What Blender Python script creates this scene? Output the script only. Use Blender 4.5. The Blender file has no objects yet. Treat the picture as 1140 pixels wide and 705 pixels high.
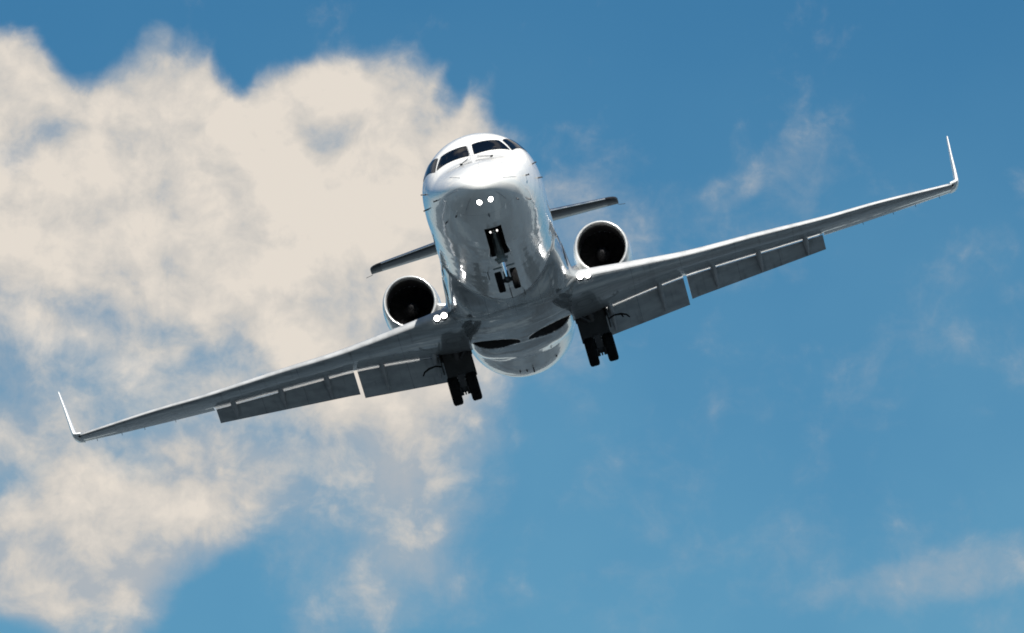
import bpy, math, random
import numpy as np
from mathutils import Matrix, Vector

R = math.radians
random.seed(7)
sc = bpy.context.scene
col = sc.collection

# ------------------------------------------------------------------ camera
ELEV = R(11.5)                       # the photographer looks up at the approaching jet
cam = bpy.data.cameras.new("camera")
cam.sensor_width = 36.0
cam.lens = 300.0
cam.clip_start = 0.5
cam.clip_end = 60000.0
cam_o = bpy.data.objects.new("camera", cam)
col.objects.link(cam_o)
CAM = Vector((0, 0, 1.7))
FWD = Vector((0, math.cos(ELEV), math.sin(ELEV)))
UP = Vector((0, -math.sin(ELEV), math.cos(ELEV)))
RIGHT = Vector((1, 0, 0))
m = Matrix.Identity(4)
for i, v in enumerate((RIGHT, UP, -FWD)):
    m.col[i][:3] = v
m.col[3][:3] = CAM
cam_o.matrix_world = m
sc.camera = cam_o

# ------------------------------------------------------------------ exposure
sc.view_settings.view_transform = 'Standard'
sc.view_settings.look = 'None'
sc.view_settings.exposure = 0.8
sc.view_settings.gamma = 1.0
sc.view_settings.use_curve_mapping = False
sc.render.engine = 'CYCLES'
sc.cycles.filter_width = 1.8
sc.cycles.max_bounces = 8
sc.cycles.glossy_bounces = 5
sc.cycles.diffuse_bounces = 3
sc.cycles.sample_clamp_indirect = 8.0

# ------------------------------------------------------------------ sun + sky
SUN_EL, SUN_AZ = R(41), R(166)       # azimuth clockwise from +Y: behind the camera, a little to the right
sun_dir = Vector((math.sin(SUN_AZ) * math.cos(SUN_EL), math.cos(SUN_AZ) * math.cos(SUN_EL), math.sin(SUN_EL)))
sl = bpy.data.lights.new("sun", 'SUN')
sl.energy = 5.0
sl.angle = R(0.5)
sl.color = (1.0, 0.955, 0.88)
so = bpy.data.objects.new("sun", sl)
so.rotation_euler = (-sun_dir).to_track_quat('-Z', 'Y').to_euler()
so.location = (0, -50, 120)
col.objects.link(so)


class NT:
    """small helper for node trees"""
    def __init__(s, tree):
        s.t = tree; s.n = tree.nodes; s.l = tree.links
    def node(s, typ, **kw):
        n = s.n.new(typ)
        for k, v in kw.items():
            setattr(n, k, v)
        return n
    def put(s, sock, v):
        if isinstance(v, bpy.types.NodeSocket):
            s.l.new(v, sock)
        else:
            sock.default_value = v
    def math(s, op, a, b=0.0, c=None, clamp=False):
        n = s.node('ShaderNodeMath', operation=op)
        n.use_clamp = clamp
        s.put(n.inputs[0], a)
        s.put(n.inputs[1], b)
        if c is not None:
            s.put(n.inputs[2], c)
        return n.outputs[0]
    def mix(s, f, a, b):
        n = s.node('ShaderNodeMix', data_type='RGBA')
        s.put(n.inputs[0], f); s.put(n.inputs[6], a); s.put(n.inputs[7], b)
        return n.outputs[2]
    def smooth(s, v, lo, hi, a=0.0, b=1.0, mode='SMOOTHSTEP'):
        n = s.node('ShaderNodeMapRange', interpolation_type=mode)
        s.put(n.inputs[0], v)
        for i, q in enumerate((lo, hi, a, b)):
            s.put(n.inputs[1 + i], q)
        return n.outputs[0]
    def noise(s, vec, scale, detail=6, rough=0.55, dist=0.0):
        n = s.node('ShaderNodeTexNoise')
        if vec is not None:
            s.l.new(vec, n.inputs['Vector'])
        n.inputs['Scale'].default_value = scale
        n.inputs['Detail'].default_value = detail
        n.inputs['Roughness'].default_value = rough
        n.inputs['Distortion'].default_value = dist
        return n.outputs[0]
    def vec(s, x, y, z):
        n = s.node('ShaderNodeCombineXYZ')
        for i, q in enumerate((x, y, z)):
            s.put(n.inputs[i], q)
        return n.outputs[0]


world = bpy.data.worlds.new("World")
sc.world = world
world.use_nodes = True
W = NT(world.node_tree)
W.n.clear()
sky = W.node('ShaderNodeTexSky', sky_type='NISHITA')
sky.sun_disc = False
sky.sun_elevation = SUN_EL
sky.sun_rotation = SUN_AZ
sky.altitude = 0
sky.air_density = 1.0
sky.dust_density = 0.4
sky.ozone_density = 2.0
geo = W.node('ShaderNodeTexCoord')
sep = W.node('ShaderNodeSeparateXYZ')
W.l.new(geo.outputs['Generated'], sep.inputs[0])
dx, dy, dz = sep.outputs
DEG = 180 / math.pi
az = W.math('MULTIPLY', W.math('ARCTAN2', dx, dy), DEG)
el = W.math('MULTIPLY', W.math('ARCSINE', dz), DEG)
p_az = W.math('MULTIPLY', az, math.cos(ELEV))
P = W.vec(p_az, el, 0.0)
# domain warp for wispy edges
wn = W.node('ShaderNodeTexNoise'); W.l.new(P, wn.inputs['Vector'])
wn.inputs['Scale'].default_value = 1.6; wn.inputs['Detail'].default_value = 3
wv = W.node('ShaderNodeVectorMath', operation='MULTIPLY_ADD')
W.l.new(wn.outputs['Color'], wv.inputs[0]); wv.inputs[1].default_value = (.28, .28, 0); W.l.new(P, wv.inputs[2])
PW = wv.outputs[0]
# cloud masses: (azimuth*cos, elevation, radius, radius, tilt, weight) in degrees
CLOUDS = [
    (-3.082, 12.341, 1.689, 1.146, 0, 1.25),
    (-1.934, 12.171, 1.689, 1.206, 0, 1.35),
    (-0.907, 12.237, 1.146, 1.146, 0, 1.1),
    (-0.784, 11.393, 1.146, 0.844, 0, 0.8),
    (-3.392, 13.060, 0.482, 0.482, 0, 0.9),
    (-2.303, 13.072, 0.543, 0.452, 0, 0.75),
    (-2.415, 13.324, 0.157, 0.241, 0, 0.4),
    (-0.940, 12.930, 0.754, 0.513, 0, 0.9),
    (-0.333, 12.962, 0.302, 0.543, -20, 0.55),
    (-1.454, 12.868, 0.663, 0.422, 0, 0.5),
    (-1.892, 13.148, 0.181, 0.271, 0, -0.6),
    (-2.941, 13.276, 0.362, 0.271, 0, -0.55),
    (-3.176, 12.611, 0.422, 0.271, 30, -0.5),
    (-0.182, 12.631, 0.362, 0.362, 0, 0.35),
    (-0.636, 12.781, 0.193, 0.169, 0, -0.5),
    (-0.424, 12.974, 0.145, 0.253, -15, -0.75),
    (-0.273, 13.203, 0.181, 0.302, -20, -0.35),
    (-1.303, 12.911, 0.181, 0.121, 0, -0.25),
    (-1.807, 11.268, 1.327, 0.603, 0, 0.35),
    (-3.067, 10.956, 1.568, 0.784, 0, 0.75),
    (-2.698, 10.057, 1.508, 0.603, 20, 1.1),
    (-1.383, 10.607, 1.447, 0.724, 10, 0.55),
    (-0.601, 10.730, 0.784, 1.025, 0, 0.52),
    (-3.240, 10.352, 0.905, 0.724, 0, 0.4),
    (-1.078, 9.644, 1.025, 0.543, 10, 0.36),
    (-0.720, 10.067, 0.422, 0.905, -10, 0.42),
    (-1.889, 10.032, 0.241, 0.151, 20, 0.3),
    (-0.900, 10.187, 1.206, 0.965, 0, 0.15),
    (-2.522, 10.480, 0.302, 0.181, 0, -0.5),
    (-2.652, 11.533, 0.724, 0.241, -15, -0.4),
    (-1.927, 11.237, 0.362, 0.181, 0, -0.25),
    (-1.856, 9.460, 0.543, 0.362, 10, -0.35),
    (-3.348, 9.359, 0.422, 0.151, 0, -0.4),
    (-2.843, 9.604, 0.724, 0.543, 0, 1),
    (1.331, 12.356, 1.327, 0.663, 10, 0.24),
    (1.464, 12.331, 0.271, 0.145, 20, 0.28),
    (0.422, 11.213, 0.362, 0.543, 0, 0.42),
    (3.114, 9.800, 1.508, 0.253, 13, 0.5),
    (0.423, 12.058, 0.663, 0.482, 0, 0.34),
    (1.678, 9.762, 2.171, 0.362, 10, 0.16),
    (-1.458, 13.500, 1.809, 0.241, 0, 0.12),
]
psep = W.node('ShaderNodeSeparateXYZ'); W.l.new(P, psep.inputs[0])
mass = None
for (a, e, ra, rb, tilt, wgt) in CLOUDS:
    c_, s_ = math.cos(R(tilt)), math.sin(R(tilt))
    ax = W.math('SUBTRACT', psep.outputs[0], a)
    ey = W.math('SUBTRACT', psep.outputs[1], e)
    # rotated + scaled squared distance as two dot products
    q1 = W.math('MULTIPLY_ADD', ax, c_ / ra, W.math('MULTIPLY', ey, s_ / ra))
    q2 = W.math('MULTIPLY_ADD', ax, -s_ / rb, W.math('MULTIPLY', ey, c_ / rb))
    d2 = W.math('MULTIPLY_ADD', q1, q1, W.math('MULTIPLY', q2, q2))
    v = W.math('MULTIPLY', W.smooth(d2, 1.0, 0.0), wgt)
    mass = v if mass is None else W.math('ADD', mass, v)
n1 = W.noise(PW, 1.1, 9, 0.58)
n2 = W.noise(PW, 3.2, 7, 0.62)
fb = W.math('ADD', W.math('MULTIPLY', W.math('SUBTRACT', n1, 0.5), 1.7), W.math('MULTIPLY', W.math('SUBTRACT', n2, 0.5), 1.0))
dens = W.math('ADD', W.math('MINIMUM', mass, 1.6), fb)
hi_el = W.smooth(el, 12.1, 12.9)
alpha = W.smooth(dens, W.math('MULTIPLY_ADD', hi_el, .18, -.05), W.math('MULTIPLY_ADD', hi_el, -.22, 1.45), 0.0, 0.98)
# the rest of the sky dome: loose fair-weather clouds
n3 = W.noise(geo.outputs['Generated'], 5.0, 9, 0.6)
far = W.math('MAXIMUM', W.math('ABSOLUTE', p_az), W.math('ABSOLUTE', W.math('SUBTRACT', el, 11.5)))
farm = W.smooth(far, 4.5, 12.0)
alpha_far = W.math('MULTIPLY', W.smooth(n3, 0.50, 0.68, 0.0, 0.92), farm)
alpha_t = W.math('MAXIMUM', alpha, alpha_far)
up_ = W.node('ShaderNodeVectorMath', operation='ADD')
W.l.new(PW, up_.inputs[0]); up_.inputs[1].default_value = (.07, .22, 0)
n_up = W.noise(up_.outputs[0], 1.1, 9, 0.58)
shade = W.math('ADD', W.math('MULTIPLY', W.math('SUBTRACT', n1, n_up), 1.7), W.noise(PW, 1.0, 6, 0.55))
thick = W.smooth(dens, 0.2, 2.0, mode='LINEAR')
lum = W.math('MULTIPLY_ADD', W.math('SUBTRACT', shade, 0.5), 1.5, W.math('MULTIPLY_ADD', W.math('SUBTRACT', n2, .5), .6, W.math('SUBTRACT', thick, W.smooth(el, 11.4, 9.8, 0.0, .28))))
lum = W.math('MAXIMUM', lum, W.math('MULTIPLY', W.smooth(n3, .46, .70, .25, 1.0), farm))
ramp = W.node('ShaderNodeValToRGB')
W.l.new(lum, ramp.inputs[0])
e_ = ramp.color_ramp.elements
e_[0].position = 0.05; e_[0].color = (.58, .63, .68, 1)
e_[1].position = 0.95; e_[1].color = (1.08, .985, .87, 1)
q_ = e_.new(.5); q_.color = (.86, .815, .755, 1)
cl = W.node('ShaderNodeVectorMath', operation='SCALE')
W.l.new(ramp.outputs[0], cl.inputs[0]); cl.inputs['Scale'].default_value = 8.4
cloud_col = cl.outputs[0]
tint = W.node('ShaderNodeMix', data_type='RGBA', blend_type='MULTIPLY')
tint.inputs[0].default_value = 1.0
W.l.new(sky.outputs[0], tint.inputs[6])
tint.inputs[7].default_value = (0.180, 0.515, 0.69, 1)
# thin high haze that thickens towards the horizon
hz_n = W.noise(PW, 0.35, 4, 0.5)
veil = W.math('MULTIPLY', W.smooth(el, 15.5, 8.5), W.smooth(hz_n, .2, .75, .16, .36))
hazed = W.mix(veil, tint.outputs[2], (3.2, 6.3, 7.7, 1))
hazed = W.mix(W.smooth(el, 8.2, 1.0, 0.0, .75), hazed, (7.4, 7.7, 7.8, 1))
mixed = W.mix(alpha_t, hazed, cloud_col)
bg = W.node('ShaderNodeBackground')
W.l.new(mixed, bg.inputs[0])
bg.inputs[1].default_value = 0.05
wo = W.node('ShaderNodeOutputWorld')
W.l.new(bg.outputs[0], wo.inputs[0])


# ------------------------------------------------------------------ materials
def mat(name, color, rough=0.4, metal=0.0, coat=0.0, spec=0.5, cior=1.5):
    m_ = bpy.data.materials.new(name)
    m_.use_nodes = True
    b = m_.node_tree.nodes['Principled BSDF']
    b.inputs['Base Color'].default_value = (*color, 1)
    b.inputs['Roughness'].default_value = rough
    b.inputs['Metallic'].default_value = metal
    b.inputs['Coat Weight'].default_value = coat
    b.inputs['Coat Roughness'].default_value = 0.03
    b.inputs['Coat IOR'].default_value = cior
    b.inputs['Specular IOR Level'].default_value = spec
    return m_


def worn(m_, c1, c2, scale=(1, 1, 1), nscale=2.0, lines_y=(), lines_x=(), lines_d=(), ovals=False, streaks=0.0, bump=0.0, bscale=1.2, rough=None, lw=0.006, line_dark=0.45):
    """procedural dirt streaks, panel seams and slight skin waviness in the object's own space"""
    N = NT(m_.node_tree)
    b = N.n['Principled BSDF']
    tc = N.node('ShaderNodeTexCoord')
    mp = N.node('ShaderNodeMapping'); mp.inputs['Scale'].default_value = scale
    N.l.new(tc.outputs['Object'], mp.inputs[0])
    nz = N.noise(mp.outputs[0], nscale, 8, 0.6)
    c = N.mix(N.smooth(nz, 0.35, 0.68), (*c1, 1), (*c2, 1))
    sp = N.node('ShaderNodeSeparateXYZ'); N.l.new(tc.outputs['Object'], sp.inputs[0])
    lm = None
    for axis, ls in ((0, lines_x), (1, lines_y)):
        for v in ls:
            q = sp.outputs[axis]
            if axis == 0:
                q = N.math('ABSOLUTE', q)
            t = N.math('LESS_THAN', N.math('ABSOLUTE', N.math('SUBTRACT', q, v)), lw)
            lm = t if lm is None else N.math('MAXIMUM', lm, t)
    for (o_, k_) in lines_d:                     # spanwise seams that follow the sweep
        q = N.math('SUBTRACT', sp.outputs[1], N.math('MULTIPLY_ADD', N.math('ABSOLUTE', sp.outputs[0]), k_, o_))
        t = N.math('LESS_THAN', N.math('ABSOLUTE', q), lw * 1.6)
        lm = t if lm is None else N.math('MAXIMUM', lm, t)
    if ovals:                                     # oval tank access covers in a row along the span
        xm = N.math('SUBTRACT', N.math('MODULO', N.math('ABSOLUTE', sp.outputs[0]), .62), .31)
        ym = N.math('SUBTRACT', sp.outputs[1], N.math('MULTIPLY_ADD', N.math('ABSOLUTE', sp.outputs[0]), .385, 11.65))
        rr = N.math('SQRT', N.math('ADD', N.math('POWER', N.math('MULTIPLY', xm, 1 / .19), 2.0), N.math('POWER', N.math('MULTIPLY', ym, 1 / .30), 2.0)))
        ring = N.math('LESS_THAN', N.math('ABSOLUTE', N.math('SUBTRACT', rr, 1.0)), .06)
        inside = N.math('LESS_THAN', rr, 1.0)
        c = N.mix(N.math('MULTIPLY', inside, .18), c, (.5, .52, .53, 1))
        lm = N.math('MAXIMUM', lm, ring)
    if streaks:                                   # oil and soot drawn back along the airflow
        m3 = N.node('ShaderNodeMapping'); m3.inputs['Scale'].default_value = (5.0, .22, 1.0)
        N.l.new(tc.outputs['Object'], m3.inputs[0])
        c = N.mix(N.smooth(N.noise(m3.outputs[0], 1.6, 5, .6), .54, .72, 0.0, streaks), c, (.07, .07, .065, 1))
    if lm is not None:
        c = N.mix(N.math('MULTIPLY', lm, 1 - line_dark), c, (0.03, 0.035, 0.04, 1))
    N.l.new(c, b.inputs['Base Color'])
    if rough:
        N.l.new(N.smooth(nz, 0.3, 0.7, rough[0], rough[1]), b.inputs['Roughness'])
    if bump:
        bn = N.node('ShaderNodeBump')
        bn.inputs['Strength'].default_value = 1.0
        bn.inputs['Distance'].default_value = bump
        N.l.new(N.noise(tc.outputs['Object'], bscale, 2, 0.5), bn.inputs['Height'])
        N.l.new(bn.outputs[0], b.inputs['Normal'])
        N.l.new(bn.outputs[0], b.inputs['Coat Normal'])
    return m_


M = {}
M['skin'] = worn(mat('white_gloss_paint', (.8, .8, .8), .22, 0, .8, .5, 1.65), (.83, .83, .81), (.79, .795, .79), (1.5, .35, 1.5), 2.2,
                 lines_y=(1.28, 5.6, 7.7, 9.3, 19.2, 21.6), bump=0.02, bscale=1.0, line_dark=.6)
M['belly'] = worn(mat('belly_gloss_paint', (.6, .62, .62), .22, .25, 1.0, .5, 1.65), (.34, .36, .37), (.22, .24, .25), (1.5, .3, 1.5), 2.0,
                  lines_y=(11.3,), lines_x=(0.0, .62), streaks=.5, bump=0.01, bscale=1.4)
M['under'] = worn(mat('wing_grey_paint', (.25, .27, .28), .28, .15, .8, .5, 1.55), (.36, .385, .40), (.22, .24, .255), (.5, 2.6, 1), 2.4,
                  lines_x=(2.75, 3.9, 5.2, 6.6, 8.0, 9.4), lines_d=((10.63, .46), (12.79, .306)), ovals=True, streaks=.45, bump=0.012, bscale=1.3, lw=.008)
M['flap'] = worn(mat('flap_grey_paint', (.2, .22, .24), .35, 0, .5), (.34, .37, .39), (.24, .265, .285), (1, 2, 2), 2.0,
                 lines_x=(2.75, 5.2, 6.2), streaks=.4, lw=.006)
M['fairing_grey'] = worn(mat('track_fairing_paint', (.3, .31, .32), .4, 0, .2), (.34, .355, .37), (.25, .26, .275), nscale=6)
M['alu'] = worn(mat('polished_leading_edge', (.85, .85, .85), .18, 1.0), (.88, .88, .87), (.78, .78, .77), (1, 1, 1), 3.0, rough=(.14, .28))
M['le_paint'] = worn(mat('pale_leading_edge_paint', (.75, .75, .74), .3, 0, .3), (.42, .43, .44), (.31, .32, .33), (1, 1, 1), 3.0)
M['lip'] = worn(mat('inlet_lip_satin', (.6, .6, .6), .25, .5), (.66, .66, .65), (.52, .53, .53), nscale=5)
M['white'] = worn(mat('white_tip_and_sheen_paint', (.8, .8, .8), .3, 0, .6), (.82, .82, .81), (.76, .76, .75), nscale=3)
M['glass'] = mat('cockpit_glass', (.002, .003, .006), .05, 0, 0.0, .2)
M['black'] = worn(mat('black_rubber', (.012, .012, .013), .9, 0, 0, .06), (.006, .006, .007), (.012, .012, .012), nscale=9)
M['dark'] = worn(mat('dark_well_and_gear_shade', (.01, .011, .012), .7), (.008, .009, .010), (.018, .019, .02), nscale=5)  # wheel wells, and the shadow painted into the leg door panels
M['inlet'] = worn(mat('inlet_liner', (.01, .01, .011), .6), (.008, .008, .009), (.014, .014, .015), nscale=8)
M['fan'] = worn(mat('fan_titanium', (.06, .06, .065), .4, .8), (.025, .025, .027), (.045, .045, .048), nscale=8)
M['spinner'] = worn(mat('spinner_grey', (.05, .05, .055), .25, .0, .5), (.018, .018, .02), (.03, .03, .032), nscale=8)
M['boot'] = worn(mat('black_deicing_boot', (.012, .012, .014), .35), (.010, .010, .012), (.018, .018, .02), nscale=6)
M['stab'] = worn(mat('tailplane_shade_dark', (.05, .055, .06), .35, 0, .3), (.008, .009, .011), (.014, .016, .018), nscale=4)  # shade of the underside put into the tailplane's colour as near-black
M['gear'] = worn(mat('gear_grey_paint', (.28, .33, .33), .4), (.16, .19, .19), (.09, .11, .11), nscale=8)
M['chrome'] = mat('oleo_chrome', (.85, .86, .87), .12, 1.0)
M['gdark'] = worn(mat('dark_metal_and_gear_shade', (.03, .03, .032), .5, .3), (.02, .02, .022), (.045, .045, .048), nscale=9)
M['rim'] = worn(mat('wheel_rim_metal', (.3, .3, .3), .4, .8), (.3, .3, .3), (.2, .2, .2), nscale=9)


def lamp_mat(name, strength, color=(1, .98, .94)):
    m_ = mat(name, (.9, .9, .9), .3)
    b = m_.node_tree.nodes['Principled BSDF']
    b.inputs['Emission Color'].default_value = (*color, 1)
    b.inputs['Emission Strength'].default_value = strength
    return m_


M['lamp'] = lamp_mat('lit_landing_lamp', 5)
M['taxi'] = lamp_mat('lit_taxi_lamp', .8)

# ------------------------------------------------------------------ ground (never in frame, mirrored by the paint)
gm = mat('ground_grass_and_tarmac', (.06, .07, .04), .9)
N = NT(gm.node_tree)
tc = N.node('ShaderNodeTexCoord')
g1 = N.noise(tc.outputs['Object'], 0.012, 6, .6)
g2 = N.noise(tc.outputs['Object'], 0.05, 6, .65)
vor = N.node('ShaderNodeTexVoronoi'); N.l.new(tc.outputs['Object'], vor.inputs['Vector']); vor.inputs['Scale'].default_value = .018
g3 = N.noise(tc.outputs['Object'], 0.022, 5, .6)
gc = N.mix(N.smooth(g1, .44, .56), (.005, .012, .018, 1), (.030, .052, .072, 1))
gc = N.mix(N.smooth(g3, .56, .62), gc, (.075, .10, .115, 1))           # pale tarmac
gc = N.mix(N.smooth(g2, .62, .66), gc, (.22, .26, .28, 1))             # concrete and roofs
gc = N.mix(N.math('MULTIPLY', N.math('LESS_THAN', vor.outputs['Distance'], 14.0 * .018), .6), gc, (.008, .014, .02, 1))
N.l.new(gc, N.n['Principled BSDF'].inputs['Base Color'])
RG = 20000.0
gv = [(0, 0, 0)]
gf = []
rings = [30, 120, 400, 1500, 5000, RG]
for r_ in rings:
    for k in range(64):
        gv.append((r_ * math.cos(k * math.tau / 64), r_ * math.sin(k * math.tau / 64), 0))
for k in range(64):
    gf.append((0, 1 + k, 1 + (k + 1) % 64))
    for q in range(len(rings) - 1):
        a0, b0 = 1 + q * 64, 1 + (q + 1) * 64
        gf.append((a0 + k, b0 + k, b0 + (k + 1) % 64, a0 + (k + 1) % 64))
gme = bpy.data.meshes.new('ground'); gme.from_pydata(gv, [], gf)
gme.materials.append(gm)
go = bpy.data.objects.new('ground', gme); col.objects.link(go)
go['kind'] = 'structure'

# ------------------------------------------------------------------ the aircraft's frame
# local axes: X to the photographer's right, Y from nose to tail, Z up through the cabin roof
PHI, DIST = R(16.05), 196.3
T = Vector((-0.13, 14.0, -0.817))
upv = -math.sin(PHI) * RIGHT + math.cos(PHI) * UP
ex = math.cos(PHI) * RIGHT + math.sin(PHI) * UP
ey = math.cos(ELEV) * FWD - math.sin(ELEV) * upv
ez = math.sin(ELEV) * FWD + math.cos(ELEV) * upv
BASE = Vector((0, 14.0, -2.35))
origin = CAM + FWD * DIST + ex * (BASE.x - T.x) + ey * (BASE.y - T.y) + ez * (BASE.z - T.z)
jet = bpy.data.objects.new('passenger_jet', None)
col.objects.link(jet)
m = Matrix.Identity(4)
for i, v in enumerate((ex, ey, ez)):
    m.col[i][:3] = v
m.col[3][:3] = origin
jet.matrix_world = m
jet.empty_display_size = 3
jet['label'] = "white twin engine jet banking on approach with landing gear and flaps lowered"
jet['category'] = "airplane"


def part(name, verts, faces, material, parent=None, smooth=True, angle=40, normals=None):
    me = bpy.data.meshes.new(name)
    me.from_pydata([tuple(map(float, v)) for v in verts], [], [tuple(int(i) for i in f) for f in faces])
    me.materials.append(material)
    me.update()
    if smooth:
        me.polygons.foreach_set('use_smooth', [True] * len(me.polygons))
        if normals is not None:
            me.normals_split_custom_set_from_vertices([tuple(map(float, n)) for n in normals])
        elif angle < 180:
            me.set_sharp_from_angle(angle=R(angle))
    o = bpy.data.objects.new(name, me)
    col.objects.link(o)
    o.parent = parent or jet
    if parent is None:
        o.location = -BASE
    return o


class MB:
    def __init__(s):
        s.v = []; s.f = []
    def add(s, v, f):
        n = len(s.v)
        s.v += [tuple(q) for q in v]
        s.f += [tuple(i + n for i in q) for q in f]
        return s
    def loft(s, sections, closed=True, caps=True, flip=False):
        """sections: list of equal length point loops"""
        n = len(sections[0]); v = []; f = []
        for q in sections:
            v += [tuple(p) for p in q]
        for i in range(len(sections) - 1):
            for j in range(n if closed else n - 1):
                k = (j + 1) % n
                q = (i * n + j, i * n + k, (i + 1) * n + k, (i + 1) * n + j)
                f.append(q[::-1] if flip else q)
        if caps:
            a = tuple(range(n))[::-1]; b = tuple((len(sections) - 1) * n + j for j in range(n))
            f += [a[::-1], b[::-1]] if flip else [a, b]
        return s.add(v, f)
    def tube(s, pts, rad, seg=10):
        pts = [Vector(p) for p in pts]
        rs = rad if isinstance(rad, (list, tuple)) else [rad] * len(pts)
        secs = []
        t0 = (pts[1] - pts[0]).normalized()
        ref = t0.orthogonal().normalized()
        for i, p in enumerate(pts):
            t = (pts[min(i + 1, len(pts) - 1)] - pts[max(i - 1, 0)]).normalized()
            ref = (ref - t * ref.dot(t)).normalized()
            b = t.cross(ref)
            secs.append([p + (ref * math.cos(k * math.tau / seg) + b * math.sin(k * math.tau / seg)) * rs[i] for k in range(seg)])
        return s.loft(secs)
    def box(s, c, d, rot=None, bev=0.0):
        cx, cy, cz = c; hx, hy, hz = (q / 2 for q in d)
        b = min(bev, hx * .9, hy * .9, hz * .9)
        def ring(z, k):
            x, y = hx - k, hy - k
            return [(-x, -y + b, z), (-x + b, -y, z), (x - b, -y, z), (x, -y + b, z), (x, y - b, z), (x - b, y, z), (-x + b, y, z), (-x, y - b, z)] if b > 0 else \
                   [(-x, -y, z), (x, -y, z), (x, y, z), (-x, y, z)]
        zs = [(-hz, b), (-hz + b, 0), (hz - b, 0), (hz, b)] if b > 0 else [(-hz, 0), (hz, 0)]
        secs = []
        for z, k in zs:
            r_ = [Vector(p) for p in ring(z, k)]
            if rot is not None:
                r_ = [rot @ p for p in r_]
            secs.append([p + Vector(c) for p in r_])
        return s.loft(secs)
    def lathe(s, prof, c, axis='Y', seg=64, close=False):
        """prof: (along, radius)"""
        secs = []
        for a, r_ in prof:
            loop = []
            for k in range(seg):
                u, w = r_ * math.cos(k * math.tau / seg), r_ * math.sin(k * math.tau / seg)
                loop.append((c[0] + u, c[1] + a, c[2] + w) if axis == 'Y' else (c[0] + a, c[1] + u, c[2] + w))
            secs.append(loop)
        if close:
            secs.append(secs[0])
        return s.loft(secs, caps=False)
    def mirror(s, sx):
        if sx < 0:
            s.v = [(-p[0], p[1], p[2]) for p in s.v]
            s.f = [q[::-1] for q in s.f]
        return s
    def build(s, name, material, parent=None, **kw):
        return part(name, s.v, s.f, material, parent, **kw)


def interp(xs, ys):
    """monotone cubic (PCHIP) through the points"""
    xs = np.array(xs, float); ys = np.array(ys, float)
    h = np.diff(xs); d = np.diff(ys) / h
    mm = np.zeros(len(xs))
    mm[0], mm[-1] = d[0], d[-1]
    for i in range(1, len(xs) - 1):
        if d[i - 1] * d[i] > 0:
            w1, w2 = 2 * h[i] + h[i - 1], h[i] + 2 * h[i - 1]
            mm[i] = (w1 + w2) / (w1 / d[i - 1] + w2 / d[i])
    def fn(x):
        x = np.clip(np.asarray(x, float), xs[0], xs[-1])
        i = np.clip(np.searchsorted(xs, x) - 1, 0, len(xs) - 2)
        t = (x - xs[i]) / h[i]
        return ((1 + 2 * t) * (1 - t) ** 2 * ys[i] + t * (1 - t) ** 2 * h[i] * mm[i]
                + t * t * (3 - 2 * t) * ys[i + 1] + t * t * (t - 1) * h[i] * mm[i + 1])
    return fn


# ------------------------------------------------------------------ fuselage shape
RF = 1.345
# nose stations are spaced in sqrt(Y) so the tip stays round
def sq(a):
    return [math.sqrt(q) for q in a]
_top = interp(sq([0, .03, .1, .3, .6, 1.0, 1.5, 2.0, 2.5, 2.9, 3.4, 3.9, 4.5, 5.3, 19.5, 21.5, 23.5, 25.6, 26.2]),
              [-.68, -.575, -.48, -.31, -.155, .005, .17, .34, .62, .88, 1.16, 1.30, 1.365, 1.36, 1.345, 1.32, 1.2, .98, .85])
_bot = interp(sq([0, .03, .1, .3, .75, 1.2, 2.0, 3.0, 4.0, 5.0, 17.8, 19, 21, 23, 25.6, 26.2]),
              [-.68, -.765, -.825, -.90, -.995, -1.075, -1.195, -1.28, -1.33, -1.345, -1.345, -1.27, -.88, -.35, .42, .62])
_wid = interp(sq([0, .03, .1, .3, .6, 1.0, 1.5, 2.0, 3.0, 4.0, 5.2, 18.5, 20.5, 23, 25.6, 26.2]),
              [0.0, .15, .27, .45, .62, .79, .945, 1.06, 1.235, 1.32, 1.345, 1.345, 1.22, .85, .35, .12])
_mid = interp(sq([0, 1.0, 2.0, 3.0, 4.5, 18, 20.5, 23, 26.2]), [-.68, -.46, -.24, -.08, 0, 0, .08, .35, .74])


def fus(y, a):
    """a = 0 at the keel, pi at the crown; positive a to +X"""
    s = np.sqrt(np.maximum(y, 0))
    w, zt, zb, zm = _wid(s), _top(s), _bot(s), _mid(s)
    X = w * np.sin(a)
    ca = np.cos(a)
    Z = zm - np.where(ca > 0, (zm - zb) * ca, (zt - zm) * ca)
    return X, Z


WELL_Y0, WELL_Y1, WELL_X = 2.2, 4.55, 0.19
ys = np.unique(np.round(np.concatenate([np.linspace(0.0, 1, 26) ** 2 * 1.2, np.arange(1.2, 5.6, .05), np.arange(5.6, 26.2, .2), [WELL_Y0, WELL_Y1, 26.2]]), 4))
ys[0] = 0.0004
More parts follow.
